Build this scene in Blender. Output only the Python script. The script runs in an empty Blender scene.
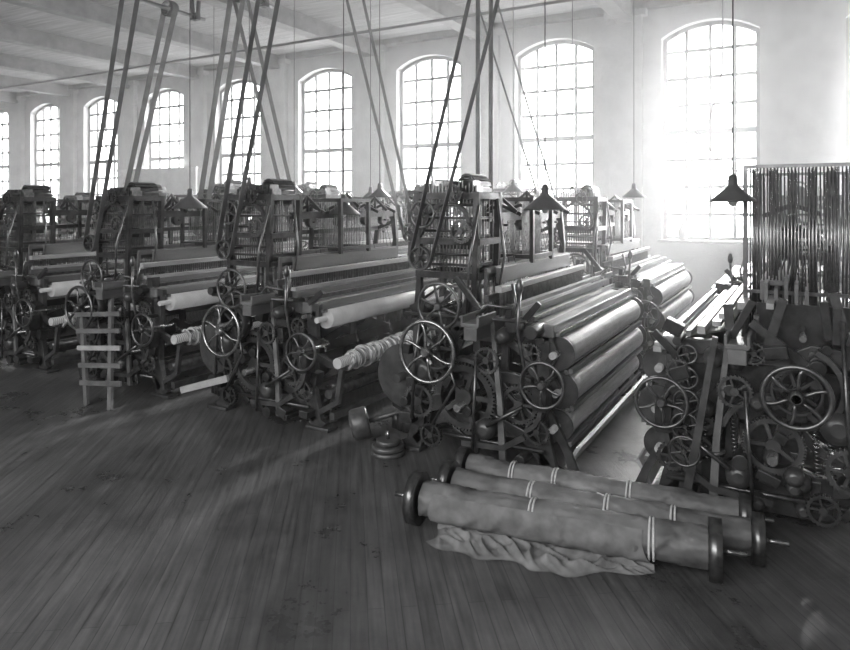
import bpy, math, random
from mathutils import Vector, Matrix, Euler, noise
random.seed(7)
TH=math.radians(29.63); CH=1.9
COL=bpy.context.scene.collection
# ------------------------------------------------------------- materials
def mat(name,c1,c2=None,rough=.5,metal=0.0,scale=6,bump=0.0,detail=4,stretch=(1,1,1),spec=.5):
    m=bpy.data.materials.new(name); m.use_nodes=True
    nt=m.node_tree; b=nt.nodes['Principled BSDF']
    if c2 is None: c2=c1*.7
    tc=nt.nodes.new('ShaderNodeTexCoord'); mp=nt.nodes.new('ShaderNodeMapping'); mp.inputs['Scale'].default_value=stretch
    nz=nt.nodes.new('ShaderNodeTexNoise'); nz.inputs['Scale'].default_value=scale; nz.inputs['Detail'].default_value=detail
    nt.links.new(tc.outputs['Object'],mp.inputs[0]); nt.links.new(mp.outputs[0],nz.inputs['Vector'])
    cr=nt.nodes.new('ShaderNodeValToRGB')
    cr.color_ramp.elements[0].position=.3; cr.color_ramp.elements[1].position=.7
    cr.color_ramp.elements[0].color=(c2,c2,c2,1); cr.color_ramp.elements[1].color=(c1,c1,c1,1)
    nt.links.new(nz.outputs['Fac'],cr.inputs[0]); nt.links.new(cr.outputs[0],b.inputs['Base Color'])
    b.inputs['Roughness'].default_value=rough; b.inputs['Metallic'].default_value=metal
    b.inputs['Specular IOR Level'].default_value=spec
    if bump:
        bp=nt.nodes.new('ShaderNodeBump'); bp.inputs['Strength'].default_value=bump; bp.inputs['Distance'].default_value=.01
        nt.links.new(nz.outputs['Fac'],bp.inputs['Height']); nt.links.new(bp.outputs[0],b.inputs['Normal'])
    return m
IRON=mat('cast_iron',.11,.045,.34,.4,9,.15)
IRON2=mat('greasy_iron',.065,.025,.32,.4,14,.2)
STEEL=mat('worn_steel',.45,.2,.25,.9,20)
DSTEEL=mat('oily_steel',.2,.1,.3,.85,20)
GREYI=mat('grey_iron',.13,.07,.35,.3,20,.1)
WOOD=mat('worn_wood',.18,.08,.4,0,7,.1,6,(1,.15,1))
PALE=mat('pale_wood',.45,.24,.33,0,7,.1,6,(1,.15,1))
BELT=mat('leather_belt',.17,.1,.8,0,5,spec=.15)
CLOTH=mat('white_cloth',.55,.4,.5,0,5,.1)
BRIGHT=mat('whitewashed_board',.8,.65,.6,0,5,.1)
CANVAS=mat('canvas_wrap',.26,.05,.5,0,4,.6,12,(1,1,1))
WALLM=mat('painted_brick',.62,.5,.7,0,3,.1)
CEILM=mat('ceiling_board',.5,.3,.8,0,3,.1,4,(.3,6,1))
TRIMM=mat('ceiling_timber',.35,.22,.7,0,4)
SASH=mat('window_sash',.22,.15,.6,0,4)
ROPE=mat('rope',.72,.5,.9,0,40,.4)
SHADE=mat('lamp_shade_enamel',.1,.07,.35,.2,8)
BULB=mat('lamp_bulb_glass',.7,.6,.1,0,4)
WIRE=mat('wire_cord',.08,.05,.6,0,10)
WEAVE=mat('woven_cloth',.55,.22,.45,0,22,.5,5,(1,.06,1))
def stripes(name,a,b_,scale,rough=.6,axis='Y'):
    m=bpy.data.materials.new(name); m.use_nodes=True
    nt=m.node_tree; b=nt.nodes['Principled BSDF']
    tc=nt.nodes.new('ShaderNodeTexCoord'); w=nt.nodes.new('ShaderNodeTexWave'); w.bands_direction=axis
    w.inputs['Scale'].default_value=scale; w.inputs['Distortion'].default_value=.6
    cr=nt.nodes.new('ShaderNodeValToRGB'); cr.color_ramp.elements[0].color=(a,a,a,1); cr.color_ramp.elements[1].color=(b_,b_,b_,1)
    cr.color_ramp.elements[0].position=.25; cr.color_ramp.elements[1].position=.6
    nt.links.new(tc.outputs['Object'],w.inputs['Vector']); nt.links.new(w.outputs['Fac'],cr.inputs[0]); nt.links.new(cr.outputs[0],b.inputs['Base Color'])
    b.inputs['Roughness'].default_value=rough
    return m
WARP=stripes('warp_threads',.12,.45,9)
YARN=stripes('yarn_windings',.2,.5,14)
def floormat():
    m=bpy.data.materials.new('plank_floor'); m.use_nodes=True
    nt=m.node_tree; b=nt.nodes['Principled BSDF']; L=nt.links.new
    tc=nt.nodes.new('ShaderNodeTexCoord'); mp=nt.nodes.new('ShaderNodeMapping')
    mp.inputs['Rotation'].default_value=(0,0,math.radians(-126))
    L(tc.outputs['Object'],mp.inputs[0])
    br=nt.nodes.new('ShaderNodeTexBrick'); br.inputs['Scale'].default_value=1
    br.inputs['Brick Width'].default_value=2.1; br.inputs['Row Height'].default_value=.08
    br.inputs['Mortar Size'].default_value=.0025; br.inputs['Color1'].default_value=(.095,.095,.095,1)
    br.inputs['Color2'].default_value=(.12,.12,.12,1); br.inputs['Mortar'].default_value=(.055,.055,.055,1)
    br.inputs['Mortar Smooth'].default_value=.4
    L(mp.outputs[0],br.inputs['Vector'])
    nz=nt.nodes.new('ShaderNodeTexNoise'); nz.inputs['Scale'].default_value=.9; nz.inputs['Detail'].default_value=12; nz.inputs['Roughness'].default_value=.72
    L(tc.outputs['Object'],nz.inputs['Vector'])
    mp2=nt.nodes.new('ShaderNodeMapping'); mp2.inputs['Scale'].default_value=(1.2,22,1); L(mp.outputs[0],mp2.inputs[0])
    n2=nt.nodes.new('ShaderNodeTexNoise'); n2.inputs['Scale'].default_value=1.5; n2.inputs['Detail'].default_value=6; L(mp2.outputs[0],n2.inputs['Vector'])
    cr=nt.nodes.new('ShaderNodeValToRGB'); cr.color_ramp.elements[0].position=.36; cr.color_ramp.elements[0].color=(.5,.5,.5,1)
    cr.color_ramp.elements[1].position=.64; cr.color_ramp.elements[1].color=(1.4,1.4,1.4,1)
    c2=nt.nodes.new('ShaderNodeValToRGB'); c2.color_ramp.elements[0].position=.3; c2.color_ramp.elements[0].color=(.6,.6,.6,1)
    c2.color_ramp.elements[1].position=.7; c2.color_ramp.elements[1].color=(1.2,1.2,1.2,1)
    def mul(a,b_):
        mx=nt.nodes.new('ShaderNodeMixRGB'); mx.blend_type='MULTIPLY'; mx.inputs[0].default_value=1; L(a,mx.inputs[1]); L(b_,mx.inputs[2]); return mx.outputs[0]
    L(nz.outputs['Fac'],cr.inputs[0]); L(n2.outputs['Fac'],c2.inputs[0])
    col=mul(mul(br.outputs['Color'],cr.outputs[0]),c2.outputs[0])
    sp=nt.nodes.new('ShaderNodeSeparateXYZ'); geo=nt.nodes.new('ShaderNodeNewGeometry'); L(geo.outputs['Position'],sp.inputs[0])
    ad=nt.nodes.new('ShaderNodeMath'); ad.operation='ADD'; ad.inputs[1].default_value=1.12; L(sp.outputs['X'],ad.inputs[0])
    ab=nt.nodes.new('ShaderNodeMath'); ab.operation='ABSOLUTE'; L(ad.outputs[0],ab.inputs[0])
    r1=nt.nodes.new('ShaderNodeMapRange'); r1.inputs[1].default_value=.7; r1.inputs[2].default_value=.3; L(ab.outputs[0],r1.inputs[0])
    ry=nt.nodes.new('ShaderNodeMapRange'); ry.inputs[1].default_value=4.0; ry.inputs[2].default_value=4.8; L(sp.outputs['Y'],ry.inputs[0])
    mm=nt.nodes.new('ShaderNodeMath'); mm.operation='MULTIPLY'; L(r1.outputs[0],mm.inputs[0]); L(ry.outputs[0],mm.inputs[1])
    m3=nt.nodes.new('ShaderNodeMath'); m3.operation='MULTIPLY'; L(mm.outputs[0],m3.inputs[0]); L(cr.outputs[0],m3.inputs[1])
    mx=nt.nodes.new('ShaderNodeMixRGB'); L(m3.outputs[0],mx.inputs[0]); L(col,mx.inputs[1]); mx.inputs[2].default_value=(.5,.5,.5,1)  # aisle band lightened: window reflection painted into the base colour
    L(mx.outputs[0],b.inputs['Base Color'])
    r2=nt.nodes.new('ShaderNodeMapRange'); r2.inputs[1].default_value=.35; r2.inputs[2].default_value=.65; r2.inputs[3].default_value=.22; r2.inputs[4].default_value=.48
    L(nz.outputs['Fac'],r2.inputs[0]); L(r2.outputs[0],b.inputs['Roughness'])
    bp=nt.nodes.new('ShaderNodeBump'); bp.inputs['Strength'].default_value=.15; bp.inputs['Distance'].default_value=.006
    L(br.outputs['Fac'],bp.inputs['Height']); bp.invert=True
    b2=nt.nodes.new('ShaderNodeBump'); b2.inputs['Strength'].default_value=.25; b2.inputs['Distance'].default_value=.01
    L(n2.outputs['Fac'],b2.inputs['Height']); L(bp.outputs[0],b2.inputs['Normal']); L(b2.outputs[0],b.inputs['Normal'])
    return m
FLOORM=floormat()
# ------------------------------------------------------------- mesh builder
def V(*a): return Vector(a)
def basis(d):
    d=d.normalized(); up=V(0,0,1) if abs(d.z)<.9 else V(1,0,0)
    a=d.cross(up).normalized(); return a,d.cross(a).normalized()
class M:
    def __init__(s,mir=None): s.v=[];s.f=[];s.sm=[];s.mir=mir
    def add(s,vs,fs,sm=False):
        o=len(s.v); s.v+= [Vector(p) for p in vs]
        for i,f in enumerate(fs):
            s.f.append([o+k for k in f]); s.sm.append(sm if isinstance(sm,bool) else sm[i])
        return s
    def box(s,c,sz,rot=None):
        c=Vector(c); R=Euler(rot).to_matrix() if rot else Matrix.Identity(3)
        p=[c+R@V(x*sz[0]/2,y*sz[1]/2,z*sz[2]/2) for x in(-1,1) for y in(-1,1) for z in(-1,1)]
        return s.add(p,[(0,1,3,2),(4,6,7,5),(0,4,5,1),(2,3,7,6),(0,2,6,4),(1,5,7,3)])
    def beam(s,p0,p1,w,h,side=None):
        p0=Vector(p0);p1=Vector(p1);d=(p1-p0).normalized()
        if side is None: a,b=basis(d)
        else: a=Vector(side).normalized(); b=d.cross(a).normalized()
        p=[]
        for q in(p0,p1):
            for i,j in((-1,-1),(1,-1),(1,1),(-1,1)): p.append(q+a*i*w/2+b*j*h/2)
        return s.add(p,[(3,2,1,0),(4,5,6,7),(0,1,5,4),(1,2,6,5),(2,3,7,6),(3,0,4,7)])
    def lathe(s,c,ax,prof,n=20,cap=True):
        c=Vector(c);ax=Vector(ax).normalized();a,b=basis(ax);vs=[];fs=[];sm=[]
        for t,r in prof:
            for i in range(n):
                an=2*math.pi*i/n; vs.append(c+ax*t+(a*math.cos(an)+b*math.sin(an))*r)
        for k in range(len(prof)-1):
            flat=abs(prof[k][0]-prof[k+1][0])<1e-6
            for i in range(n):
                j=(i+1)%n; fs.append((k*n+i,k*n+j,(k+1)*n+j,(k+1)*n+i)); sm.append(not flat)
        if cap and prof[0][1]>1e-5: fs.append(tuple(range(n))[::-1]); sm.append(False)
        if cap and prof[-1][1]>1e-5: fs.append(tuple((len(prof)-1)*n+i for i in range(n))); sm.append(False)
        return s.add(vs,fs,sm)
    def cyl(s,p0,p1,r,r1=None,n=12):
        p0=Vector(p0);p1=Vector(p1);L=(p1-p0).length
        return s.lathe(p0,p1-p0,[(0,r),(L,r if r1 is None else r1)],n)
    def tube(s,pts,r,n=6,closed=False):
        pts=[Vector(p) for p in pts];N=len(pts);vs=[];fs=[]
        pa=None
        for i,p in enumerate(pts):
            if closed: d=pts[(i+1)%N]-pts[i-1]
            else: d=pts[min(i+1,N-1)]-pts[max(i-1,0)]
            d.normalize()
            if pa is None: a,_=basis(d)
            else:
                a=pa-d*pa.dot(d)
                a=a.normalized() if a.length>1e-5 else basis(d)[0]
            pa=a;b=d.cross(a)
            for k in range(n):
                an=2*math.pi*k/n; vs.append(p+(a*math.cos(an)+b*math.sin(an))*r)
        for i in range(N if closed else N-1):
            j=(i+1)%N
            for k in range(n):
                l=(k+1)%n; fs.append((i*n+k,j*n+k,j*n+l,i*n+l))
        sm=[True]*len(fs)
        if not closed: fs+= [tuple(range(n)),tuple((N-1)*n+k for k in range(n))[::-1]]; sm+=[False,False]
        return s.add(vs,fs,sm)
    def ring(s,c,ax,R,r,n=32,m=6):
        c=Vector(c);a,b=basis(Vector(ax))
        return s.tube([c+(a*math.cos(2*math.pi*i/n)+b*math.sin(2*math.pi*i/n))*R for i in range(n)],r,m,True)
    def flat(s,pts,w,t,nrm=(0,1,0)):
        nrm=Vector(nrm);pts=[Vector(p) for p in pts];N=len(pts);vs=[];fs=[]
        ws=w if isinstance(w,(list,tuple)) else [w]*N
        for i,p in enumerate(pts):
            d=(pts[min(i+1,N-1)]-pts[max(i-1,0)]).normalized();q=nrm.cross(d).normalized()
            for a,b in((-1,-1),(1,-1),(1,1),(-1,1)): vs.append(p+q*a*ws[i]/2+nrm*b*t/2)
        for i in range(N-1):
            for k in range(4):
                l=(k+1)%4; fs.append((i*4+k,i*4+l,(i+1)*4+l,(i+1)*4+k))
        fs+=[(3,2,1,0),tuple((N-1)*4+k for k in range(4))]
        return s.add(vs,fs)
    def wheel(s,c,ax,R,r=.013,sp=6,hub=.035,curve=0):
        c=Vector(c);axv=Vector(ax).normalized();a,b=basis(axv)
        s.ring(c,ax,R,r,36,8); s.lathe(c-axv*hub,axv,[(0,hub*.7),(hub*.5,hub),(hub*1.5,hub),(hub*2,hub*.7)],14)
        for i in range(sp):
            an=2*math.pi*i/sp+.3; pts=[]
            for k in range(5):
                f=k/4; aa=an+curve*math.sin(f*math.pi); pts.append(c+(a*math.cos(aa)+b*math.sin(aa))*(hub*.8+(R-hub*.8)*f))
            s.tube(pts,r*.75,6)
        return s
    def gear(s,c,ax,R,w=.03,teeth=28,sp=5):
        c=Vector(c);axv=Vector(ax).normalized();a,b=basis(axv)
        n=teeth*4;vs=[];fs=[]
        for z in(-w/2,w/2):
            for k in range(n):
                rr=R if k%4 in(1,2) else R*.92 if R>.08 else R*.88
                an=2*math.pi*k/n; vs.append(c+axv*z+(a*math.cos(an)+b*math.sin(an))*rr)
            for k in range(n):
                an=2*math.pi*k/n; vs.append(c+axv*z+(a*math.cos(an)+b*math.sin(an))*R*.76)
        for k in range(n):
            l=(k+1)%n
            fs+=[(k,l,2*n+l,2*n+k),(n+l,n+k,3*n+k,3*n+l),(l,k,n+k,n+l),(2*n+k,2*n+l,3*n+l,3*n+k)]
        s.add(vs,fs); s.cyl(c-axv*w*.8,c+axv*w*.8,R*.24,n=14)
        for i in range(sp):
            an=2*math.pi*i/sp; d=a*math.cos(an)+b*math.sin(an)
            s.beam(c+d*R*.2,c+d*R*.8,w*.5,R*.13,side=axv)
        return s
    def drum(s,c,ax,R,w,sp=5):
        c=Vector(c);axv=Vector(ax).normalized();a,b=basis(axv)
        s.lathe(c-axv*w/2,axv,[(0,R*.9),(0,R),(w*.5,R*1.03),(w,R),(w,R*.9),(0.0001,R*.9)],32,cap=False)
        s.cyl(c-axv*w*.6,c+axv*w*.6,R*.2,n=14)
        for i in range(sp):
            an=2*math.pi*i/sp;d=a*math.cos(an)+b*math.sin(an); s.beam(c+d*R*.1,c+d*R*.93,w*.3,R*.14,side=axv)
        return s
    def spring(s,p0,p1,R,r=.004,turns=10):
        p0=Vector(p0);p1=Vector(p1);d=p1-p0;a,b=basis(d);n=turns*8
        return s.tube([p0+d*(i/n)+(a*math.cos(i*math.pi/4)+b*math.sin(i*math.pi/4))*R for i in range(n+1)],r,4)
    def obj(s,name,m,parent=None,label=None,loc=None,cat=None,kind=None,group=None,bevel=0):
        vs=s.v;fs=s.f
        if s.mir is not None:
            vs=[V(s.mir-p.x,p.y,p.z) for p in vs]; fs=[f[::-1] for f in fs]
        if loc is not None: L=Vector(loc); vs=[p-L for p in vs]
        me=bpy.data.meshes.new(name); me.from_pydata([tuple(p) for p in vs],[],fs); me.update()
        me.polygons.foreach_set('use_smooth',s.sm); me.materials.append(m)
        o=bpy.data.objects.new(name,me); COL.objects.link(o)
        if loc is not None: o.location=loc
        if parent: o.parent=parent
        if label: o['label']=label
        if cat: o['category']=cat
        if kind: o['kind']=kind
        if group: o['group']=group
        if bevel:
            bm=o.modifiers.new('bevel','BEVEL'); bm.width=bevel; bm.segments=2; bm.limit_method='ANGLE'
        return o
def empty(name,loc,label,cat,group=None):
    o=bpy.data.objects.new(name,None); o.empty_display_size=.2; COL.objects.link(o); o.location=loc
    o['label']=label;o['category']=cat
    if group:o['group']=group
    return o
# ------------------------------------------------------------- room
WY=13.4; X7=-1.55; S=3.0; XL=-30.05; XR=5.95; YB=-5; CZ=5.8
HW=.845; SILL=1.2; SPR=5.1; APEX=5.36; TK=.5
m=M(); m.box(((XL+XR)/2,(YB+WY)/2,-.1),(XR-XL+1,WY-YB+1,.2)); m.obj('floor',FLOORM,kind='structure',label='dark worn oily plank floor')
m=M(); m.box(((XL+XR)/2,(YB+WY)/2,CZ+.1),(XR-XL+1,WY-YB+1,.2)); m.obj('ceiling',CEILM,kind='structure',label='board ceiling of the mill')
m=M(); m.box((XL-.15,(YB+WY)/2,CZ/2),(.3,WY-YB,CZ)); m.obj('wall_left',WALLM,kind='structure')
m=M(); m.box((XR+.15,(YB+WY)/2,CZ/2),(.3,WY-YB,CZ)); m.obj('wall_right',WALLM,kind='structure')
m=M(); m.box(((XL+XR)/2,YB-.15,CZ/2),(XR-XL,.3,CZ)); m.obj('wall_front',WALLM,kind='structure')
wins=[X7-S*k for k in range(-2,10)]
R=( (HW**2)+(APEX-SPR)**2)/(2*(APEX-SPR)); zc=APEX-R
def arc(hw,off=0,n=12):
    pts=[]
    for i in range(n+1):
        x=-hw+2*hw*i/n; pts.append((x,zc+math.sqrt(max(0,(R+off)**2-x*x))))
    return pts
m=M()
for xc in wins:
    a=arc(HW)
    for y in(WY,WY+TK):
        fl=(y==WY)
        def q(p,f):
            vs=[(xc+x,y,z) for x,z in p]; m.add(vs,[tuple(range(len(p))) if f else tuple(range(len(p)))[::-1]])
        q([(-S/2,0),(-HW,0),(-HW,CZ),(-S/2,CZ)],fl)
        q([(HW,0),(S/2,0),(S/2,CZ),(HW,CZ)],fl)
        q([(-HW,0),(HW,0),(HW,SILL),(-HW,SILL)],fl)
        for i in range(12): q([a[i],a[i+1],(a[i+1][0],CZ),(a[i][0],CZ)],fl)
    lp=[(-HW,SILL),(HW,SILL)]+a[::-1]
    for i in range(len(lp)):
        p,r_=lp[i],lp[(i+1)%len(lp)]
        m.add([(xc+p[0],WY,p[1]),(xc+r_[0],WY,r_[1]),(xc+r_[0],WY+TK,r_[1]),(xc+p[0],WY+TK,p[1])],[(0,1,2,3)])
m.obj('wall_back',WALLM,kind='structure',label='pale painted brick wall with tall arched windows')
for n,xc in enumerate(wins):
    m=M(); m.box((xc-S/2,WY-.07,CZ/2),(.62,.14,CZ)); m.box((xc-S/2,WY-.1,CZ-.12),(.8,.2,.24)); m.obj('trim_%d'%(n+1),WALLM,kind='structure',label='painted brick pilaster')
    m=M(); yy=WY+.22
    m.flat([(xc-HW+.035,yy,SILL),(xc-HW+.035,yy,SPR)],.08,.1); m.flat([(xc+HW-.035,yy,SILL),(xc+HW-.035,yy,SPR)],.08,.1)
    m.flat([(xc+x,yy,z) for x,z in arc(HW,-.035)],.08,.1)
    m.box((xc,yy,SILL+.05),(2*HW,.1,.1)); m.box((xc,yy,3.29),(2*HW,.09,.1)); m.box((xc,WY+.12,SILL+.015),(2*HW+.1,.5,.05))
    for k in(1,2,3):
        x=-HW+2*HW*k/4; zt=zc+math.sqrt(R*R-x*x); m.box((xc+x,yy,(SILL+zt)/2),(.06,.05,zt-SILL))
    for z in [SILL+.52*k for k in range(1,8) if k!=4]: m.box((xc,yy,z),(2*HW,.05,.06))
    m.obj('window_%d'%(n+1),SASH,kind='structure',label='tall arched multi-pane window, blown-out daylight')
tn=20
for xc in wins:
    m=M(); m.box((xc-S/2,(YB+WY)/2,CZ-.17),(.3,WY-YB,.34)); m.obj('trim_%d'%tn,TRIMM,kind='structure',label='timber ceiling beam'); tn+=1
m=M(); m.box(((XL+XR)/2,WY-.1,CZ-.06),(XR-XL,.2,.12)); m.obj('trim_%d'%tn,TRIMM,kind='structure'); tn+=1
m=M(); m.cyl((XL+.1,11.2,CZ-.38),(XR-.1,11.2,CZ-.38),.03)
m.obj('sprinkler_pipe',IRON,loc=(XL,11.2,CZ-.38),label='thin iron pipe running under the ceiling',cat='pipe')
# ------------------------------------------------------------- loom
W=1.12; LL=2.3
def loom(loc,mirror=False,variant='C',label=''):
    E=empty('power_loom',loc,label,'loom',group='rows of power looms')
    mi=W if mirror else None
    def N(): return M(mi)
    rnd=random.Random({'A':1,'B':2,'C':3,'D':4}[variant])
    for y in(.0,LL):
        m=N(); t=.055
        m.flat([(-.03,y,0),(.02,y,.06),(.07,y,.35),(.05,y,.7),(.06,y,1.02)],[.18,.13,.09,.09,.11],t)
        m.flat([(W+.03,y,0),(W-.02,y,.06),(W-.07,y,.35),(W-.05,y,.7),(W-.06,y,1.0)],[.18,.13,.09,.09,.11],t)
        m.flat([(.02,y,.07),(.2,y,.26),(.4,y,.33),(.56,y,.35),(.72,y,.33),(.92,y,.26),(W-.02,y,.07)],.075,t)
        m.flat([(.05,y,.62),(.3,y,.66),(.56,y,.62),(.8,y,.66),(W-.05,y,.62)],.08,t)
        m.flat([(.04,y,1.0),(.3,y,1.04),(.5,y,.94),(.68,y,.94),(.85,y,1.02),(W+.02,y,1.0)],[.12,.09,.08,.08,.09,.12],t)
        m.flat([(.08,y,.62),(.2,y,.86),(.42,y,.98)],.06,t); m.flat([(W-.08,y,.62),(.92,y,.85),(.72,y,.96)],.06,t)
        m.flat([(.4,y,.33),(.42,y,.64)],.07,t); m.flat([(.74,y,.33),(.72,y,.64)],.07,t)
        m.flat([(.07,y,.35),(.3,y,.5),(.42,y,.64)],.05,t); m.flat([(W-.07,y,.35),(.85,y,.5),(.72,y,.64)],.05,t); m.flat([(.56,y,.62),(.55,y,.95)],.06,t)
        for q in [(.06,.95),(.06,.65),(W-.06,.95),(W-.06,.65),(.42,.62),(.72,.62),(.56,.35),(.07,.38),(W-.07,.38),(.3,1.03),(.86,1.0)]:
            m.cyl((q[0],y-.05,q[1]),(q[0],y+.05,q[1]),.024,n=8)
        for q in (-.03,W+.03): m.box((q,y,.015),(.24,.14,.03))
        m.obj('side_frame',IRON,E,bevel=.006)
    for x,z in((.06,.3),(W-.06,.22),(.06,.62)):
        m=N(); m.beam((x,0,z),(x,LL,z),.05,.08,side=(1,0,0)); m.obj('tie_rail',IRON,E)
    thin=variant in 'AB'
    bx=W-.1 if thin else W-.02
    m=N(); m.beam((bx,-.04,1.02),(bx,LL+.04,1.02),.1,.09,side=(1,0,0)); m.obj('breast_beam',PALE if variant=='D' else WOOD,E,bevel=.01)
    m=N(); m.cyl((.04,0,1.08),(.04,LL,1.08),.055,n=16); m.obj('back_rest_roller',STEEL,E)
    def sheet(p,q,name,mt,ya=.12,yb=LL-.12):
        m=N();n=24
        vs=[];fs=[]
        for k in range(5):
            f=k/4
            for j in range(n+1):
                y=ya+(yb-ya)*j/n; sag=-.015*math.sin(math.pi*f)
                vs.append((p[0]+(q[0]-p[0])*f,y,p[1]+(q[1]-p[1])*f+sag))
        o=len(vs)
        vs+=[(a,b,c-.012) for a,b,c in vs]
        for k in range(4):
            for j in range(n):
                a=k*(n+1)+j; fs.append((a,a+1,a+n+2,a+n+1)); fs.append((o+a+n+1,o+a+n+2,o+a+1,o+a))
        m.add(vs,fs,True); m.obj(name,mt,E)
    sheet((bx+.05,1.05),(.76,1.12),'woven_cloth',WEAVE if variant in'CD' else CLOTH)
    sheet((.04,1.14),(.5,1.1),'warp_threads',WARP)
    for x,z,w_,h,mt,ya,yb in((.9,1.125,.045,.05,WOOD,-.05,LL+.05),(.98,1.09,.03,.035,DSTEEL,.0,LL),(.82,1.16,.05,.03,PALE,.02,LL-.02),(.6,1.2,.03,.05,WOOD,.05,LL),(.22,1.2,.05,.04,WOOD,.5,LL),(W+.05,1.0,.03,.03,STEEL,-.02,LL)):
        m=N(); m.beam((x,ya,z),(x,yb,z),w_,h,side=(1,0,0)); m.obj('long_rail',PALE if variant=='D' and x>.7 else mt,E)
    ey=.26 if variant=='D' else .4
    m=N(); m.beam((.68,-ey,1.02),(.68,LL+ey,1.02),.1,.09,side=(1,0,0)); 
    for y in(.25,LL/2,LL-.25): m.flat([(.6,y,.2),(.66,y,.6),(.68,y,1.02)],.06,.04)
    for y in(-ey+.14,LL+ey-.14):
        m.box((.68,y,1.08),(.13,.3,.03)); m.box((.62,y,1.11),(.02,.3,.07)); m.box((.74,y,1.11),(.02,.3,.07))
    m.obj('lay_batten',WOOD,E,label='wooden batten beam with shuttle boxes',bevel=.006)
    m=N(); m.beam((.68,.08,1.27),(.68,LL-.08,1.27),.06,.05,side=(1,0,0)); m.obj('reed_cap',PALE,E,bevel=.008)
    m=N()
    for j in range(74): 
        y=.12+(LL-.24)*j/73; m.box((.68,y,1.15),(.012,.006,.19))
    m.obj('reed',DSTEEL,E)
    for i in range(5):
        x=.33+.055*i; z0=.86+.035*(i%3); m=N()
        m.beam((x,.14,z0+.5),(x,LL-.14,z0+.5),.022,.05,side=(1,0,0)); m.beam((x,.14,z0),(x,LL-.14,z0),.022,.05,side=(1,0,0))
        for y in(.15,LL-.15): m.box((x,y,z0+.25),(.022,.03,.5))
        m.obj('heddle_frame',WOOD,E)
    m=N()
    for j in range(70):
        y=.2+(LL-.4)*j/69
        m.box((.36+.05*(j%4),y,1.12),(.005,.005,.46))
    m.obj('heddle_wires',DSTEEL,E)
    m=N(); zt=1.40
    m.beam((.5,.3,zt),(.5,LL-.2,zt),.14,.03,side=(1,0,0)); m.beam((.58,.3,zt-.05),(.58,LL-.2,zt-.05),.025,.12,side=(1,0,0))
    m.obj('harness_board',WOOD,E,label='long wooden harness board',bevel=.005)
    fl=lambda m,x,y,z,r: m.lathe((x,y,z),(0,1,0),[(0,.03),(0,r),(.02,r),(.02,.03)],28)
    if variant in 'CD':
        for x,z,r in((W+.03,.86,.11),(W+.05,.6,.115),(W+.03,.35,.1)):
            m=N(); pr=[]
            for i in range(41): pr.append(((LL-.16)*i/40,r+rnd.uniform(-.004,.003)))
            m.lathe((x,.08,z),(0,1,0),pr,28); m.cyl((x,-.08,z),(x,LL+.05,z),.025); m.obj('cloth_roll',WEAVE,E,label='roll of woven cloth')
            for y in(.0,LL):
                m=N(); fl(m,x,y+.03,z,r+.012); m.obj('roll_flange',IRON,E)
        for x,z,mt in((W+.1,.735,STEEL),(W+.11,.475,STEEL),(W+.13,.745,WOOD),(W+.14,.49,WOOD),(W+.12,.24,WOOD)):
            m=N(); m.beam((x,.02,z),(x,LL-.02,z),.028,.032,side=(1,0,0)); m.obj('long_rail',mt,E)
        m=N(); m.beam((W+.14,.02,.15),(W+.14,LL-.02,.15),.17,.025,side=V(.5,0,.9).normalized()); m.obj('foot_board',PALE,E)
        for y in(.0,LL):
            m=N(); m.flat([(W-.05,y,1.02),(W+.03,y,.86),(W-.02,y,.74),(W+.05,y,.6),(W-.02,y,.48),(W+.03,y,.35),(W+.12,y,.18),(W+.18,y,.0)],[.07,.05,.035,.05,.035,.05,.05,.08],.035); m.obj('roll_bracket',IRON,E)
    else:
        m=N(); m.cyl((W+.04,.04,.93),(W+.04,LL-.02,.93),.085,n=26); m.cyl((W+.04,-.08,.93),(W+.04,LL+.05,.93),.025); m.obj('cloth_roll',CLOTH,E,label='smooth pale cloth roll')
        m=N(); L=LL-.2;k=30
        for i in range(k+1):
            y=.06+L*i/k; m.ring((W+.27,y,.6-.01*rnd.random()),(rnd.uniform(-.35,.35),1,rnd.uniform(-.5,.5)),.065+.02*rnd.random(),.018,14,6)
        m.cyl((W+.27,-.1,.6),(W+.27,LL+.1,.6),.045); m.obj('warp_roll',YARN,E,label='roller wound with ropy yarn rings')
        for y in(.0,LL):
            m=N(); m.flat([(W-.05,y,.62),(W+.12,y,.56),(W+.3,y,.56)],.06,.04); m.flat([(W+.25,y,.56),(W+.2,y,.25),(W-.02,y,.12)],.045,.04); m.obj('roll_bracket',IRON,E)
        m=N(); m.cyl((W+.1,0,.3),(W+.1,LL,.3),.04); m.obj('lower_roller',DSTEEL,E)
        m=N(); m.beam((W+.14,.0,.12),(W+.14,LL,.12),.05,.06,side=(1,0,0)); m.obj('tie_rail',IRON,E)
    m=N(); m.lathe((-.1,.08,.55),(0,1,0),[(0,.17),(LL-.16,.17)],28); m.obj('warp_beam',YARN,E)
    for y in(.02,LL-.04):
        m=N(); fl(m,-.1,y,.55,.25); m.cyl((-.1,y-.12,.55),(-.1,y+.14,.55),.035); m.obj('warp_beam_flange',IRON,E)
    hwx=.38 if variant=='D' else .36 if variant=='B' else .33
    twx=W-.02 if variant=='D' else 1.14
    m=N(); m.cyl((hwx,-.42,.86),(hwx,LL+.3,.86),.024); m.cyl((.5,-.25,.45),(.5,LL+.2,.45),.028); m.cyl((twx,-.28,.7),(twx,.1,.7),.018)
    m.cyl((.35,-.28,1.16),(.35,.1,1.16),.018); m.cyl((.9,-.2,.45),(.9,LL,.45),.018); m.obj('drive_shaft',STEEL,E)
    m=N(); m.wheel((hwx,-.38,.86 if variant!='B' else .82),(0,1,0),.165 if variant=='D' else .215,.015,6,.04,.12); m.obj('handwheel',STEEL if variant in'BC' else DSTEEL,E,label='large spoked iron handwheel')
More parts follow.
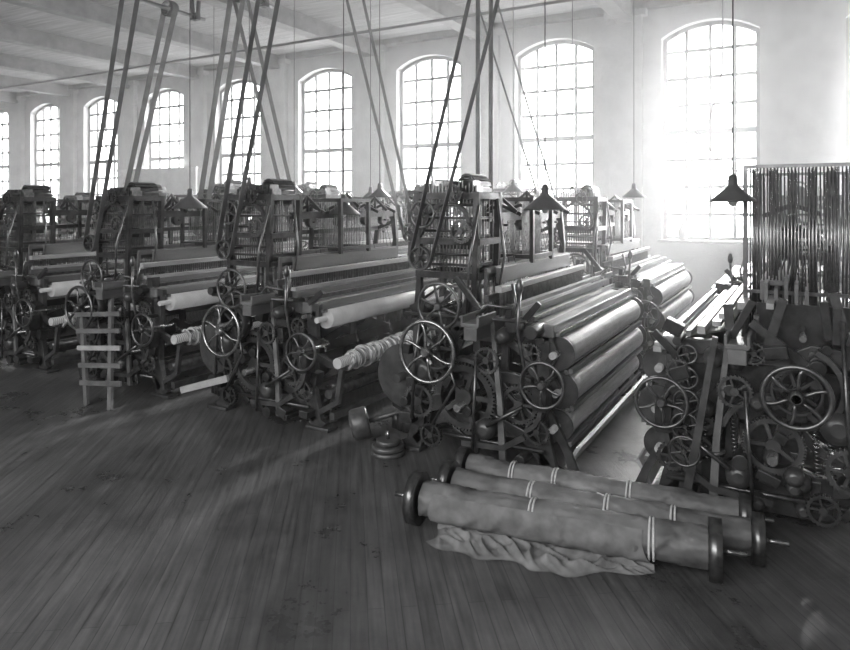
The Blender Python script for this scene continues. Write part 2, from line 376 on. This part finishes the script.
    if variant!='D':
        m=N(); m.wheel((.36,-.26,1.17),(0,1,0),.165,.012,6,.03,.0); m.obj('handwheel',DSTEEL,E)
    m=N(); m.wheel((twx,-.26,.7),(0,1,0),.15,.012,5,.03,.15); m.obj('takeup_wheel',DSTEEL,E)
    m=N(); m.drum((hwx,-.22,.86),(0,1,0),.13 if variant=='D' else .15,.09); m.obj('drive_pulley',IRON,E)
    for a in[((hwx,-.11,.86),.1,.03,24,DSTEEL),((.5,-.11,.5),.25 if variant!='D' else .17,.04,56,IRON),((.92,-.1,.5),.14,.035,34,IRON),((1.06,-.13,.34),.09,.025,24,DSTEEL),((1.02,-.15,.88),.075,.02,20,DSTEEL),((.12,-.12,.42),.13,.04,30,IRON),((.7,-.17,.8),.1,.03,26,IRON),((.25,-.17,.2),.09,.035,22,IRON2),((.6,-.14,1.03),.07,.03,18,DSTEEL)]:
        m=N(); m.gear(a[0],(0,1,0),a[1],a[2],a[3]); m.obj('gear',a[4],E)
    for c,R_,a0,a1 in(((.5,.5),.28,.3,2.6),((hwx,.86),.23,2.0,4.6),((.92,.5),.17,-1.2,1.4)):
        m=N(); m.flat([(c[0]+R_*math.cos(a0+(a1-a0)*i/12),-.12,c[1]+R_*math.sin(a0+(a1-a0)*i/12)) for i in range(13)],.03,.08)
        m.obj('gear_guard',IRON,E)
    for c_,pr in(((.18,-.2,.66),[(0,.04),(.03,.09),(.12,.1),(.2,.06)]),((.82,-.22,.98),[(0,.02),(.02,.05),(.12,.06),(.2,.04)]),((.68,-.2,.3),[(0,.03),(.02,.07),(.12,.08),(.2,.05)])):
        m=N(); m.lathe(c_,(0,1,0),pr,16); m.obj('bearing_housing',IRON,E)
    for y in(-.16,LL+.16):
        m=N(); m.flat([(.82,y,.1),(.8,y,.5),(.74,y,1.08)],[.05,.04,.03],.025); m.obj('picker_stick',WOOD,E)
        m=N(); m.flat([(.5,y,.18),(.82,y,.2),(.98,y,.3)],.04,.03); m.ring((.8,y,.42),(.2,0,1),.04,.012,16); m.obj('picking_arm',IRON,E)
    if variant!='D':
        m=N(); m.tube([(.98,-.2,.55),(1.0,-.22,.8),(.96,-.24,1.05),(.98,-.25,1.3)],.012); m.lathe((.98,-.25,1.3),(0,0,1),[(0,.012),(.02,.024),(.05,.026),(.09,.016),(.1,.004)],10); m.obj('shipper_handle',DSTEEL,E)
    RODS=[([(.1,-.2,.3),(.14,-.22,.75),(.16,-.12,1.25)],.013),([(.6,-.2,.12),(.64,-.22,.82)],.012),([(.1,-.1,.2),(1.1,-.1,.2)],.016),([(.72,-.22,.35),(.98,-.2,.52)],.013),([(.02,-.16,1.08),(1.0,-.18,1.1)],.013),([(.84,-.1,1.0),(.9,-.12,1.2),(.86,-.08,1.34)],.011),([(.5,-.18,1.0),(.72,-.2,1.2),(.9,-.18,1.18)],.011),([(.3,-.25,.3),(.5,-.27,.62),(.42,-.24,.8)],.011)]
    if variant=='D': RODS=RODS[:4]
    for pts,r in RODS:
        m=N(); m.tube(pts,r); m.obj('linkage_rod',DSTEEL,E)
    for x in(.2,.27,.7,.86):
        m=N(); m.spring((x,-.07,.34),(x+.02,-.07,.62),.016,.0035,12); m.obj('coil_spring',STEEL,E)
    m=N()
    for i in range(40):
        x=rnd.uniform(0,1.1); z=rnd.choice([.12,.3,.42,.54,.6,.66,.78,.9,1.0,1.05,1.12])+rnd.uniform(-.03,.03); y=rnd.uniform(-.14,-.02)
        if i%3==0: m.box((x,y,z),(rnd.uniform(.05,.14),.1,rnd.uniform(.04,.12)),(0,rnd.uniform(-.5,.5),0))
        elif i%3==1: m.cyl((x,y-.07,z),(x,.02,z),rnd.uniform(.02,.05),n=12)
        else: m.flat([(x,y,z),(x+rnd.uniform(-.2,.2),y,z+rnd.uniform(.1,.25))],.045,.03)
    m.box((hwx,-.15,.75),(.1,.12,.14)); m.box((1.1,-.14,.58),(.1,.12,.16)); m.box((.5,-.05,.32),(.16,.1,.1))
    m.obj('bracket_cluster',IRON2,E,label='cluster of bolted iron brackets and stops',bevel=.004)
    for y in(.3,.8,1.4,1.95):
        m=N(); m.flat([(.1,y,.4),(.35,y,.55),(.6,y,.5),(.95,y,.62)],.09,.03); m.flat([(.5,y,.2),(.45,y,.7)],.08,.03); m.cyl((.9,y-.03,.45),(.9,y+.03,.45),.1,n=16)
        m.obj('inner_rocker',IRON2,E)
    m=N(); m.box((.56,LL*.5,.3),(.7,LL-.3,.03)); m.obj('inner_tray',IRON2,E)
    for i in range(6):
        m=N(); m.beam((.1,.2+.06*i,.1+.012*(i%3)),(.98,.2+.06*i,.2-.02*(i%3)),.028,.04,side=(0,1,0)); m.obj('treadle_lever',WOOD,E)
    m=N(); m.beam((-.25,.12,.28),(.25,-.05,.2),.03,.05,side=(0,0,1))
    for k in range(3): m.lathe((-.2+.06*k,.12-.02*k,.1),(0,0,1),[(0,.05),(.0,.07),(.12,.07),(.12,.05)],16)
    m.cyl((-.17,.11,.2),(-.17,.11,.3),.01); m.obj('let_off_weight',IRON2,E)
    if variant=='B':
        m=N(); m.beam((-.2,-.32,.22),(.32,-.26,.38),.03,.06,side=(0,1,0)); m.obj('wooden_lever',PALE,E)
    # ---------------- head
    hx0,hx1,hy0,hy1=.0,.52,.06,.46; zt=2.0
    if variant!='D':
        m=N()
        for x in(hx0,hx1):
            for y in(hy0,hy1):
                m.flat([(x,y,1.0),(x+(.02 if x==hx0 else -.02),y,1.3),(x,y,zt)],[.06,.04,.05],.045)
        for z in(1.36,1.62,zt-.03):
            for y in(hy0,hy1): m.beam((hx0,y,z),(hx1,y,z),.04,.05,side=(0,1,0))
            for x in(hx0,hx1): m.beam((x,hy0,z),(x,hy1,z),.04,.05,side=(1,0,0))
        m.flat([(hx0,hy0,1.62),(.12,hy0,1.85),(.3,hy0,1.97)],.03,.03); m.flat([(hx1,hy0,1.62),(.42,hy0,1.85),(.25,hy0,1.97)],.03,.03)
        m.obj('head_frame',IRON2,E,label='square iron frame of the dobby head')
        m=N()
        for i in range(16):
            x=hx0+.045+i*.029
            m.box((x,hy0+.02,1.66),(.007,.008,.6)); m.box((x,hy0+.2,1.7),(.009,.01,.55)); m.box((x,hy1-.03,1.62),(.007,.008,.65))
            m.box((x,hy0+.12,2.0+.02*(i%3)),(.01,.12,.1))
        m.obj('dobby_hooks',DSTEEL,E)
        m=N()
        for z in(1.44,1.8): m.box((.26,.24,z),(.46,.34,.02))
        for z in(1.52,1.7,1.9): m.cyl((.03,hy0,z),(.49,hy0,z),.01,n=8)
        m.box((.26,.32,1.6),(.3,.16,.1)); m.obj('dobby_shelf',IRON2,E)
        m=N()
        for i in range(16):
            an=i/16*2*math.pi; m.box((.36+.085*math.cos(an),.34,2.02+.12*math.sin(an)),(.014,.28,.034),(0,-an,0))
        m.lathe((.36,.2,2.02),(0,1,0),[(0,.078),(.28,.078)],12); m.cyl((.36,.05,2.02),(.36,.55,2.02),.016)
        m.obj('pattern_chain',IRON2,E,label='slatted lag chain on its cylinder')
        m=N(); m.wheel((.1,-.04,1.83),(0,1,0),.1,.01,5,.025); m.cyl((.1,-.08,1.83),(.1,.46,1.83),.012); m.obj('dobby_wheel',DSTEEL,E)
        m=N(); m.gear((.36,-.02,1.98),(0,1,0),.075,.02,20); m.obj('gear',IRON2,E)
        m=N(); m.gear((.42,-.02,1.7),(0,1,0),.09,.02,24); m.obj('gear',IRON,E)
        m=N(); m.drum((.13,-.12,1.5),(0,1,0),.085,.055); m.cyl((.13,-.17,1.5),(.13,.1,1.5),.014); m.obj('belt_pulley',IRON,E)
        for pts in([(.5,-.1,1.0),(.53,-.1,1.5),(.56,.0,1.9)],[(.56,.3,1.1),(.64,.3,1.5),(.58,.3,1.95)],[(-.04,.2,1.0),(-.08,.2,1.5),(.0,.2,1.95)],[(.0,-.06,1.1),(.3,-.08,1.3),(.52,-.04,1.28)]):
            m=N(); m.tube(pts,.011); m.obj('linkage_rod',DSTEEL,E)
        for y,z in((.7,1.98),(1.35,2.02),(1.9,1.98)):
            m=N(); m.flat([(.28,y,z-.12),(.42,y,z),(.58,y,z-.14)],.03,.02); m.cyl((.42,y,1.8),(.42,y,z),.014,n=8); m.obj('harness_jack',IRON2,E)
        m=N()
        for y in(1.0,1.5):
            for x in(.22,.6): m.box((x,y,1.68),(.035,.035,.56))
        for z in(1.45,1.95):
            for x in(.22,.6): m.box((x,1.25,z),(.035,.53,.035))
            for y in(1.0,1.5): m.box((.41,y,z),(.4,.035,.035))
        m.obj('harness_tower',IRON2,E)
        m=N()
        for i in range(16):
            for x in(.3,.5): m.box((x,1.03+.03*i,1.7),(.007,.007,.5))
        m.obj('harness_rods',DSTEEL,E)
    m=N(); m.beam((.42,hy1,1.8),(.42,LL,1.8),.05,.07,side=(1,0,0)); m.beam((.2,hy1,1.62),(.2,LL,1.62),.035,.045,side=(1,0,0))
    m.flat([(.42,LL-.02,1.0),(.46,LL-.02,1.5),(.42,LL-.02,1.82)],[.08,.05,.07],.05); m.flat([(.2,LL-.02,1.62),(.42,LL-.02,1.7)],.04,.04)
    m.flat([(.1,LL-.02,1.0),(.2,LL-.02,1.62)],.05,.04)
    m.obj('overhead_arch',IRON2,E)
    for y in(.75,1.2,1.7,2.05):
        m=N(); m.cyl((.36,y,1.73),(.48,y,1.73),.012,n=8); m.cyl((.39,y,1.73),(.45,y,1.73),.06,n=16); m.flat([(.25,y,1.84),(.42,y,1.9),(.6,y,1.82)],.03,.02); m.obj('harness_jack',IRON2,E)
    m=N()
    for y in(.75,1.2,1.7,2.05):
        for i in range(5): m.cyl((.42,y+.02*(i-2),1.74),(.33+.055*i,y,1.38+.035*(i%3)),.003,n=4)
    m.obj('harness_cord',WIRE,E)
    m=N(); m.drum((hwx,LL+.2,.86),(0,1,0),.15,.08); m.obj('drive_pulley',IRON,E)
    m=N(); m.gear((.9,LL+.08,.6),(0,1,0),.14,.03,30); m.obj('gear',IRON,E)
    if variant=='D':
        m=N()
        for r_ in range(6):
            for j in range(16):
                x=.05+.115*r_+.02*(j%3); y=.42+.08*j; m.cyl((x,y,1.1),(x,y,2.14),.005,n=6)
        for r_ in range(34): m.cyl((.02+.0197*r_,.36,1.1),(.02+.0197*r_,.36,2.14),.005,n=6)
        m.obj('jacquard_hooks',STEEL,E,label='dense rows of fine vertical wire hooks')
        m=N()
        for z in(1.34,2.15):
            for x in(.0,.68): m.box((x,1.0,z),(.02,1.36,.022))
            for y in(.34,1.68): m.box((.34,y,z),(.7,.02,.022))
        for y in(.34,1.68):
            for x in(.0,.68): m.box((x,y,1.58),(.025,.025,1.15))
        m.obj('jacquard_frame',DSTEEL,E)
        for k in range(5):
            m=N(); m.wheel((.97,-.12-.03*k,.98-.14*k),(0,1,0),.055+.008*k,.008,4,.015); m.obj('takeup_wheel',DSTEEL,E)
        m=N(); m.flat([(.98,-.2,.05),(.9,-.24,.5),(.8,-.22,1.12)],[.05,.045,.03],.03); m.obj('iron_lever',IRON,E)
        for x0,x1,z0,z1 in((.1,.2,1.0,1.4),(.55,.45,1.0,1.35),(.7,.75,.9,1.3),(.3,.62,.95,1.2)):
            m=N(); m.flat([(x0,-.08,z0),(x1,-.06,z1)],.05,.04); m.obj('iron_lever',IRON2,E)
        # pale warp boards receding along the upper edge
        for x,z,w_ in((1.16,.98,.05),(1.07,1.1,.035),(.78,1.22,.04),(.52,1.3,.04)):
            m=N(); m.beam((x,-.06,z),(x,LL,z),w_,.035,side=(1,0,0)); m.obj('long_rail',PALE,E)
        m=N(); m.flat([(.1,-.03,.8),(.5,-.03,.82),(1.0,-.03,.78)],.25,.02); m.flat([(.2,-.03,.2),(.9,-.03,.2)],.25,.02); m.flat([(.35,.1,.9),(.35,.1,1.3)],.5,.02); m.flat([(.5,-.02,.1),(.5,-.02,.7)],.3,.02)
        m.obj('cast_panel',IRON2,E)
        for i in range(12):
            m=N(); x=rnd.uniform(.0,.95); z=rnd.uniform(.15,1.1); m.lathe((x,-.24+rnd.uniform(0,.1),z),(0,1,0),[(0,.02),(.02,.035+.03*rnd.random()),(.1,.05),(.16,.03)],12); m.obj('bearing_housing',IRON,E)
    return E
XA,XB,XC,XD=-6.68,-4.72,-2.66,-.78
A_=loom((XA,4.5,0),False,'A','dark iron power loom with slatted wooden frame leaning on it')
B_=loom((XB,4.5,0),False,'B','dark iron power loom with pale cloth roll and ropy yarn roller')
C_=loom((XC,4.5,0),False,'C','large iron power loom with stacked cloth rolls and big handwheel')
D_=loom((XD,4.5,0),True,'D','iron power loom with tall rows of vertical hooks, many wheels')
loom((XD-.03,7.8,0),True,'C','iron power loom behind another, near the window wall')
def copyloom(src,loc,label,sy=1,sz=1):
    e=src.copy(); COL.objects.link(e); e.location=loc; e['label']=label; e.scale=(1,sy,sz)
    for c in src.children:
        k=c.copy(); COL.objects.link(k); k.parent=e
    return e
copyloom(C_,(XC,7.8,0),'iron power loom with stacked cloth rolls, before the windows')
copyloom(B_,(XB,7.8,0),'iron power loom with pale cloth roll, in the second row',1,1.05)
for x,z in((XA,1.03),(-10.7,1.06),(-14.8,1.03)): copyloom(A_,(x,7.8,0),'iron power loom in the second row',1,z)
for x,z in((-8.68,1.08),(-12.75,1.0)): copyloom(B_,(x,7.8,0),'iron power loom in the second row',1,z)
copyloom(B_,(-8.68,4.5,0),'iron power loom with pale cloth roll in the first row')
for x,z in((-4.9,1.1),(-7.2,1.04),(-9.6,1.12),(-12.0,1.05),(-14.4,1.1)): copyloom(C_ if x in(-7.2,-12.0) else B_,(x,11.0,0),'iron power loom in the row beside the window wall',.82,z)
# ------------------------------------------------------------- line shafts and belts
SH=(-1.5,-3.7,-5.6,-7.7,-9.3)
for X in SH:
    e=empty('line_shaft',(X,1,5.2),'iron overhead line shaft with belt pulleys','line shaft',group='overhead line shafts')
    m=M(); m.cyl((0,0,0),(0,7.4,0),.035,n=14); m.obj('shaft',IRON,e)
    for y in(.3,4.6,7.2):
        m=M(); m.flat([(0,y,-.06),(-.06,y,.05),(-.12,y,.6)],.05,.05); m.flat([(0,y,-.06),(.06,y,.05),(.12,y,.6)],.05,.05); m.box((0,y,0),(.14,.1,.12))
        m.obj('hanger',IRON,e)
    for y in(3.4,6.66):
        m=M(); m.drum((0,y,0),(0,1,0),.13,.3 if y<5 else .16); m.obj('pulley',IRON,e)
def belt(x0,z0,x1,z1,y,r0=.09,r1=.135,w=.05,label='narrow grey leather drive belt slanting up to the overhead shaft'):
    d=V(x1-x0,0,z1-z0); L=d.length; d.normalize(); nrm=V(d.z,0,-d.x)
    pts=[];n=10
    for i in range(n+1):
        an=math.pi+math.pi*i/n
        pts.append(V(x0,y,z0)+nrm*math.cos(an)*r0+d*math.sin(an)*r0)
    for i in range(n+1):
        an=math.pi*i/n
        pts.append(V(x1,y,z1)+nrm*math.cos(an)*r1+d*math.sin(an)*r1)
    m=M(); pts.append(pts[0]); m.flat([p for p in pts],.007,w,(0,1,0))
    return m.obj('drive_belt',BELT,loc=(x0,y,z0),label=label,cat='belt',group='leather drive belts')
belt(XC+.13,1.5,-1.5,5.2,4.38)
belt(XB+.13,1.5,-3.7,5.2,4.38)
belt(XA+.13,1.5,-5.6,5.2,4.38)
belt(XC+.13,1.5,-3.7,5.2,7.66)
belt(XB+.13,1.5,-5.6,5.2,7.66,w=.07)
belt(XA+.13,1.5,-7.7,5.2,7.66,w=.08)
belt(-8.55,1.5,-7.7,5.2,7.62,w=.1)
belt(-10.57,1.5,-9.3,5.2,7.66,w=.1)
for X in(-3.25,-3.42):
    m=M(); m.cyl((X,7.3,0),(X,7.3,CZ-.02),.028); m.lathe((X,7.3,0),(0,0,1),[(0,.07),(.02,.07),(.03,.03)],12); m.obj('vertical_conduit',IRON,loc=(X,7.3,0),label='thin vertical iron pipe from floor to ceiling',cat='pipe',group='vertical pipes')
# ------------------------------------------------------------- lamps
def lamp(x,y,z,r=.15,lab='dark conical enamel lamp shade hanging on a cord'):
    e=empty('pendant_lamp',(x,y,z),lab,'lamp',group='pendant lamps')
    m=M(); m.lathe((0,0,0),(0,0,1),[(0,r),(.0,r+.006),(.012,r+.004),(r*.75,.035),(r*.9,.03),(r*.9+.05,.026),(r*.9+.06,.008)],28); m.obj('lamp_shade',SHADE,e)
    m=M(); m.lathe((0,0,-.03),(0,0,1),[(0,.005),(.01,.022),(.035,.032),(.07,.02),(.1,.015)],14); m.obj('bulb',BULB,e)
    m=M(); m.cyl((0,0,r*.9+.05),(0,0,CZ-z),.005,n=6); m.obj('cord',WIRE,e)
for a in[(-1.86,5.27,1.86,.17),(-.40,4.68,1.92,.13),(-4.2,5.66,1.8,.17),(-6.1,5.3,1.86,.19),(-2.63,8.5,1.95),(-5.66,8.3,1.98),(-2.0,9.2,2.0),(-9.6,8.9,2.15),(-7.4,8.6,2.1),(-4.9,7.4,2.0),(-6.75,6.9,2.1),(-3.9,9.6,2.1)]: lamp(*a)
# ------------------------------------------------------------- wrapped beams on floor
def froll(p0,p1,r,fr,name='wrapped_warp_beam',ties=(),lab=''):
    p0=Vector(p0);p1=Vector(p1);d=p1-p0;L=d.length;dn=d.normalized()
    e=empty(name,(p0.x,p0.y,0),lab,'warp beam',group='wrapped beams on the floor')
    q=V(0,0,p0.z); a,b=basis(dn)
    m=M(); sd=r*50
    k=110;n=56;vs=[];fs=[]
    for i in range(k+1):
        t=.05+(L-.1)*i/k
        for j in range(n):
            an=2*math.pi*j/n; spir=((an/(2*math.pi)+t*1.6+sd)%1)
            w=1
            for tt in ties: w-=.08*math.exp(-((t-tt*L)/.03)**2)
            rr=r*(w+.07*noise.noise(V(t*5,math.cos(an)*1.5+sd,math.sin(an)*1.5))+.07*noise.noise(V(t*22,math.cos(an)*3,math.sin(an)*3+sd)))+.011*spir
            vs.append(q+dn*t+(a*math.cos(an)+b*math.sin(an))*rr)
    for i in range(k):
        for j in range(n):
            l=(j+1)%n; fs.append((i*n+j,i*n+l,(i+1)*n+l,(i+1)*n+j))
    m.add(vs,fs,True); m.obj('canvas_wrap',CANVAS,e,label='stained canvas wrapped around the beam')
    for t in(0,L-.02):
        m=M(); m.lathe(q+dn*t,d,[(-.03,.03),(-.03,fr*.45),(-.022,fr*.5),(-.012,fr*.84),(-.028,fr*.87),(-.028,fr),(.035,fr),(.035,fr*.3)],36)
        m.obj('flange',DSTEEL,e,label='round iron end flange')
        m=M(); g=-.14 if t==0 else 0; m.cyl(q+dn*(t+g),q+dn*(t+g+.15),.013); m.obj('gudgeon',STEEL,e)
    for t in ties:
        m=M(); m.ring(q+dn*t*L,d,r+.006,.006,24); m.ring(q+dn*(t*L+.018),d+V(0,.08,0),r+.007,.006,24); m.obj('rope_tie',ROPE,e)
froll((-2.02,3.45,.15),(-.38,3.68,.15),.096,.15,ties=(.42,.8),lab='canvas-wrapped warp beam with large end flange on the floor')
froll((-1.98,3.78,.132),(-.20,3.95,.132),.084,.132,ties=(.3,.55,.75),lab='canvas-wrapped warp beam lying between two others')
froll((-2.02,4.07,.125),(-.28,4.22,.125),.08,.125,ties=(.2,.36,.62),lab='canvas-wrapped warp beam beside the loom')
m=M(); nx,ny=170,56; vs=[];fs=[]
for i in range(nx+1):
    for j in range(ny+1):
        u=i/nx;v=j/ny; x0=-1.86+1.16*u
        ya=3.45+.142*(x0+2.02)
        n1=noise.noise(V(u*8,v*3,1)); n2=noise.noise(V(u*19+n1*2,v*7,5)); n3=max(0,1-abs(noise.noise(V(u*12+v*3,v*4,9)))*3)
        wd=(.17+.07*math.sin(u*math.pi)+.03*math.sin(u*11)+.02*math.sin(u*27))*(1-.45*max(0,u-.6)/.4)
        if v>.62:
            f=(v-.62)/.38; an=math.radians(-80+120*f); y=ya-.118*math.cos(an)-.012*n2; z=.15+.118*math.sin(an); y-=.02*n1*(1-f)
            z=max(z,.01)
        else:
            f=v/.62; y=ya-.03-wd*(1-f)-.03*n1; z=.012+.03*n1*math.sin(f*math.pi)+.028*n3*math.sin(f*math.pi)**.6+.012*n2+.025*f
            e_=min(1,min(u,1-u)*9,f*3+.05); z=max(.004,z*e_)
        vs.append((x0+.03*math.sin(v*6+u*5),y,z))
for i in range(nx):
    for j in range(ny):
        a=i*(ny+1)+j; fs.append((a,a+ny+1,a+ny+2,a+1))
m.add(vs,fs,True); m.obj('canvas_sheet',mat('loose_canvas',.27,.13,.85,0,9,.2,8),loc=(-1.4,3.35,0),label='crumpled loose canvas draping from the beam onto the floor',cat='cloth')
# ------------------------------------------------------------- loose things
def PX(px,py,z=0):
    d=668*(CH-z)/(py-205); lat=(px-425)/668*d
    return V(lat*math.cos(TH)-d*math.sin(TH),lat*math.sin(TH)+d*math.cos(TH),z)
e=empty('weight_stack',PX(388,454),'stack of round dark iron loom weights on the floor','weights')
for k,r in enumerate((.13,.125,.09)):
    m=M(); m.lathe((0,0,.04*k),(0,0,1),[(0,r*.95),(.005,r),(.03,r),(.036,r*.9)],24); m.obj('weight_disc',GREYI,e)
m=M(); m.cyl((0,0,.11),(0,0,.18),.012); m.obj('rod',STEEL,e)
e=empty('weight_drum',PX(352,442),'dark round iron weight on a lever beside the loom','weight')
dv=V(.8,.6,.25).normalized()
m=M(); m.lathe((0,0,.13),dv,[(0,.02),(0,.115),(.02,.125),(.12,.125),(.14,.115),(.14,.03)],30); m.ring(V(0,0,.13)-dv*.003,dv,.09,.008); m.obj('weight_disc',GREYI,e)
m=M(); m.cyl(V(0,0,.13)+dv*.1,V(0,0,.13)+dv*.62,.02); m.obj('lever_arm',GREYI,e)
e=empty('floor_stand',PX(331,420),'small iron pedestal stand on the floor','stand')
m=M(); m.lathe((0,0,0),(0,0,1),[(0,.08),(.012,.08),(.03,.03),(.05,.014),(.3,.014)],18); m.flat([(-.05,0,.3),(0,0,.27),(.05,0,.3)],.02,.03); m.obj('stand_post',DSTEEL,e)
e=empty('slatted_frame',(-5.9,4.02,0),'rough dark wooden slatted frame leaning against the loom','wooden frame')
for p,q in(((-.02,-.1,0),(-.5,.16,.95)),((.3,-.08,0),(-.08,.2,.98))):
    m=M(); m.beam(p,q,.03,.055,side=(0,1,0)); m.obj('frame_post',WOOD,e)
for k in range(5):
    f=.2+.16*k; m=M(); m.beam((-.02-.48*f-.05,-.12+.24*f,f*.95),(.3-.38*f+.16,-.08+.26*f,f*.95+.05),.02,.045,side=(0,1,0)); m.obj('slat',PALE if k==2 else WOOD,e)
m=M(); pts=[]
for i in range(40):
    f=i/39; pts.append((-1.3+.35*math.sin(f*6),12.2+.1*math.cos(f*9),2.1+1.3*f+.12*math.sin(f*11)))
pts+= [(-1.2,12.2,4.2),(-1.2,12.2,CZ)]
m.tube(pts,.013,5); m.obj('dangling_wire',WIRE,loc=(-1.2,12.2,CZ),label='loose curly wire dangling in front of the window',cat='wire')
m=M(); m.box((-16.4,13.0,1.48),(3.4,.05,2.95)); m.box((-16.4,12.97,2.93),(3.5,.08,.06)); m.obj('partition_panel',BRIGHT,loc=(-16.4,13,0),label='pale wooden partition panel standing against the windows',cat='panel')
m=M(); m.lathe((-2.0,WY+.0,SILL+.04),(0,0,1),[(0,.07),(.12,.1),(.2,.09),(.26,.05),(.32,.06)],20); m.obj('white_jug',BRIGHT,loc=(-2.0,WY,SILL+.04),label='white jug standing on the window sill',cat='jug')
# ------------------------------------------------------------- dusty air (fills the whole room)
hz=bpy.data.materials.new('dusty_air'); hz.use_nodes=True; nt=hz.node_tree; nt.nodes.remove(nt.nodes['Principled BSDF']); L=nt.links.new
v=nt.nodes.new('ShaderNodeVolumeScatter'); v.inputs['Anisotropy'].default_value=.38
geo=nt.nodes.new('ShaderNodeNewGeometry'); sp=nt.nodes.new('ShaderNodeSeparateXYZ'); L(geo.outputs['Position'],sp.inputs[0])
ry=nt.nodes.new('ShaderNodeMapRange'); ry.interpolation_type='SMOOTHSTEP'; ry.inputs[1].default_value=2.8; ry.inputs[2].default_value=6.5; L(sp.outputs['Y'],ry.inputs[0])
rx=nt.nodes.new('ShaderNodeMapRange'); rx.interpolation_type='SMOOTHSTEP'; rx.inputs[1].default_value=-10; rx.inputs[2].default_value=0; rx.inputs[3].default_value=.018; rx.inputs[4].default_value=.065; L(sp.outputs['X'],rx.inputs[0])  # haze thickened toward the right to give the window glare
mu=nt.nodes.new('ShaderNodeMath'); mu.operation='MULTIPLY'; L(rx.outputs[0],mu.inputs[0]); L(ry.outputs[0],mu.inputs[1]); 
ad=nt.nodes.new('ShaderNodeMath'); ad.operation='ADD'; ad.inputs[1].default_value=.002; L(mu.outputs[0],ad.inputs[0]); L(ad.outputs[0],v.inputs['Density'])
L(v.outputs[0],nt.nodes['Material Output'].inputs['Volume'])
x0,x1,y0,y1=XL-.1,XR+.1,YB-.05,WY+.05
m=M(); m.box(((x0+x1)/2,(y0+y1)/2,CZ/2),(x1-x0,y1-y0,CZ+.1)); m.obj('dusty_air',hz,kind='stuff',label='thin lint-filled air glowing in daylight',cat='haze',loc=((x0+x1)/2,(y0+y1)/2,0))
# ------------------------------------------------------------- light
w=bpy.data.worlds.new('world'); bpy.context.scene.world=w; w.use_nodes=True
bg=w.node_tree.nodes['Background']; bg.inputs[0].default_value=(1,1,1,1); bg.inputs[1].default_value=10.0
for xc in wins:
    l=bpy.data.lights.new('window_portal','AREA'); l.shape='RECTANGLE'; l.size=1.7; l.size_y=4.2; l.cycles.is_portal=True
    o=bpy.data.objects.new('window_portal',l); COL.objects.link(o); o.location=(xc,WY+TK+.06,3.28); o.rotation_euler=(math.radians(-90),0,0)
def sun(e_,ang,d):
    l=bpy.data.lights.new('sun','SUN'); l.energy=e_; l.angle=math.radians(ang)
    o=bpy.data.objects.new('sun',l); COL.objects.link(o); o.rotation_euler=V(*d).to_track_quat('-Z','Y').to_euler()
sun(11,5,(-.12,-1,-.48)); sun(20,60,(-.2,-1,-.35))  # second, wide sun is added to stand in for soft sky light
l=bpy.data.lights.new('rear_fill','AREA'); l.shape='RECTANGLE'; l.size=12; l.size_y=3; l.energy=720  # added fill light behind the camera, no window in that wall
o=bpy.data.objects.new('rear_fill',l); COL.objects.link(o); o.location=(-4,-4.5,4.2); o.rotation_euler=(math.radians(70),0,0)
cam=bpy.data.cameras.new('camera'); co=bpy.data.objects.new('camera',cam); COL.objects.link(co)
co.location=(0,0,CH); co.rotation_euler=(math.radians(90),0,TH); cam.lens=36*668/850; cam.shift_y=-120/850; cam.clip_start=.05
sc=bpy.context.scene; sc.camera=co
sc.view_settings.view_transform='Standard'; sc.view_settings.look='None'; sc.view_settings.exposure=.1
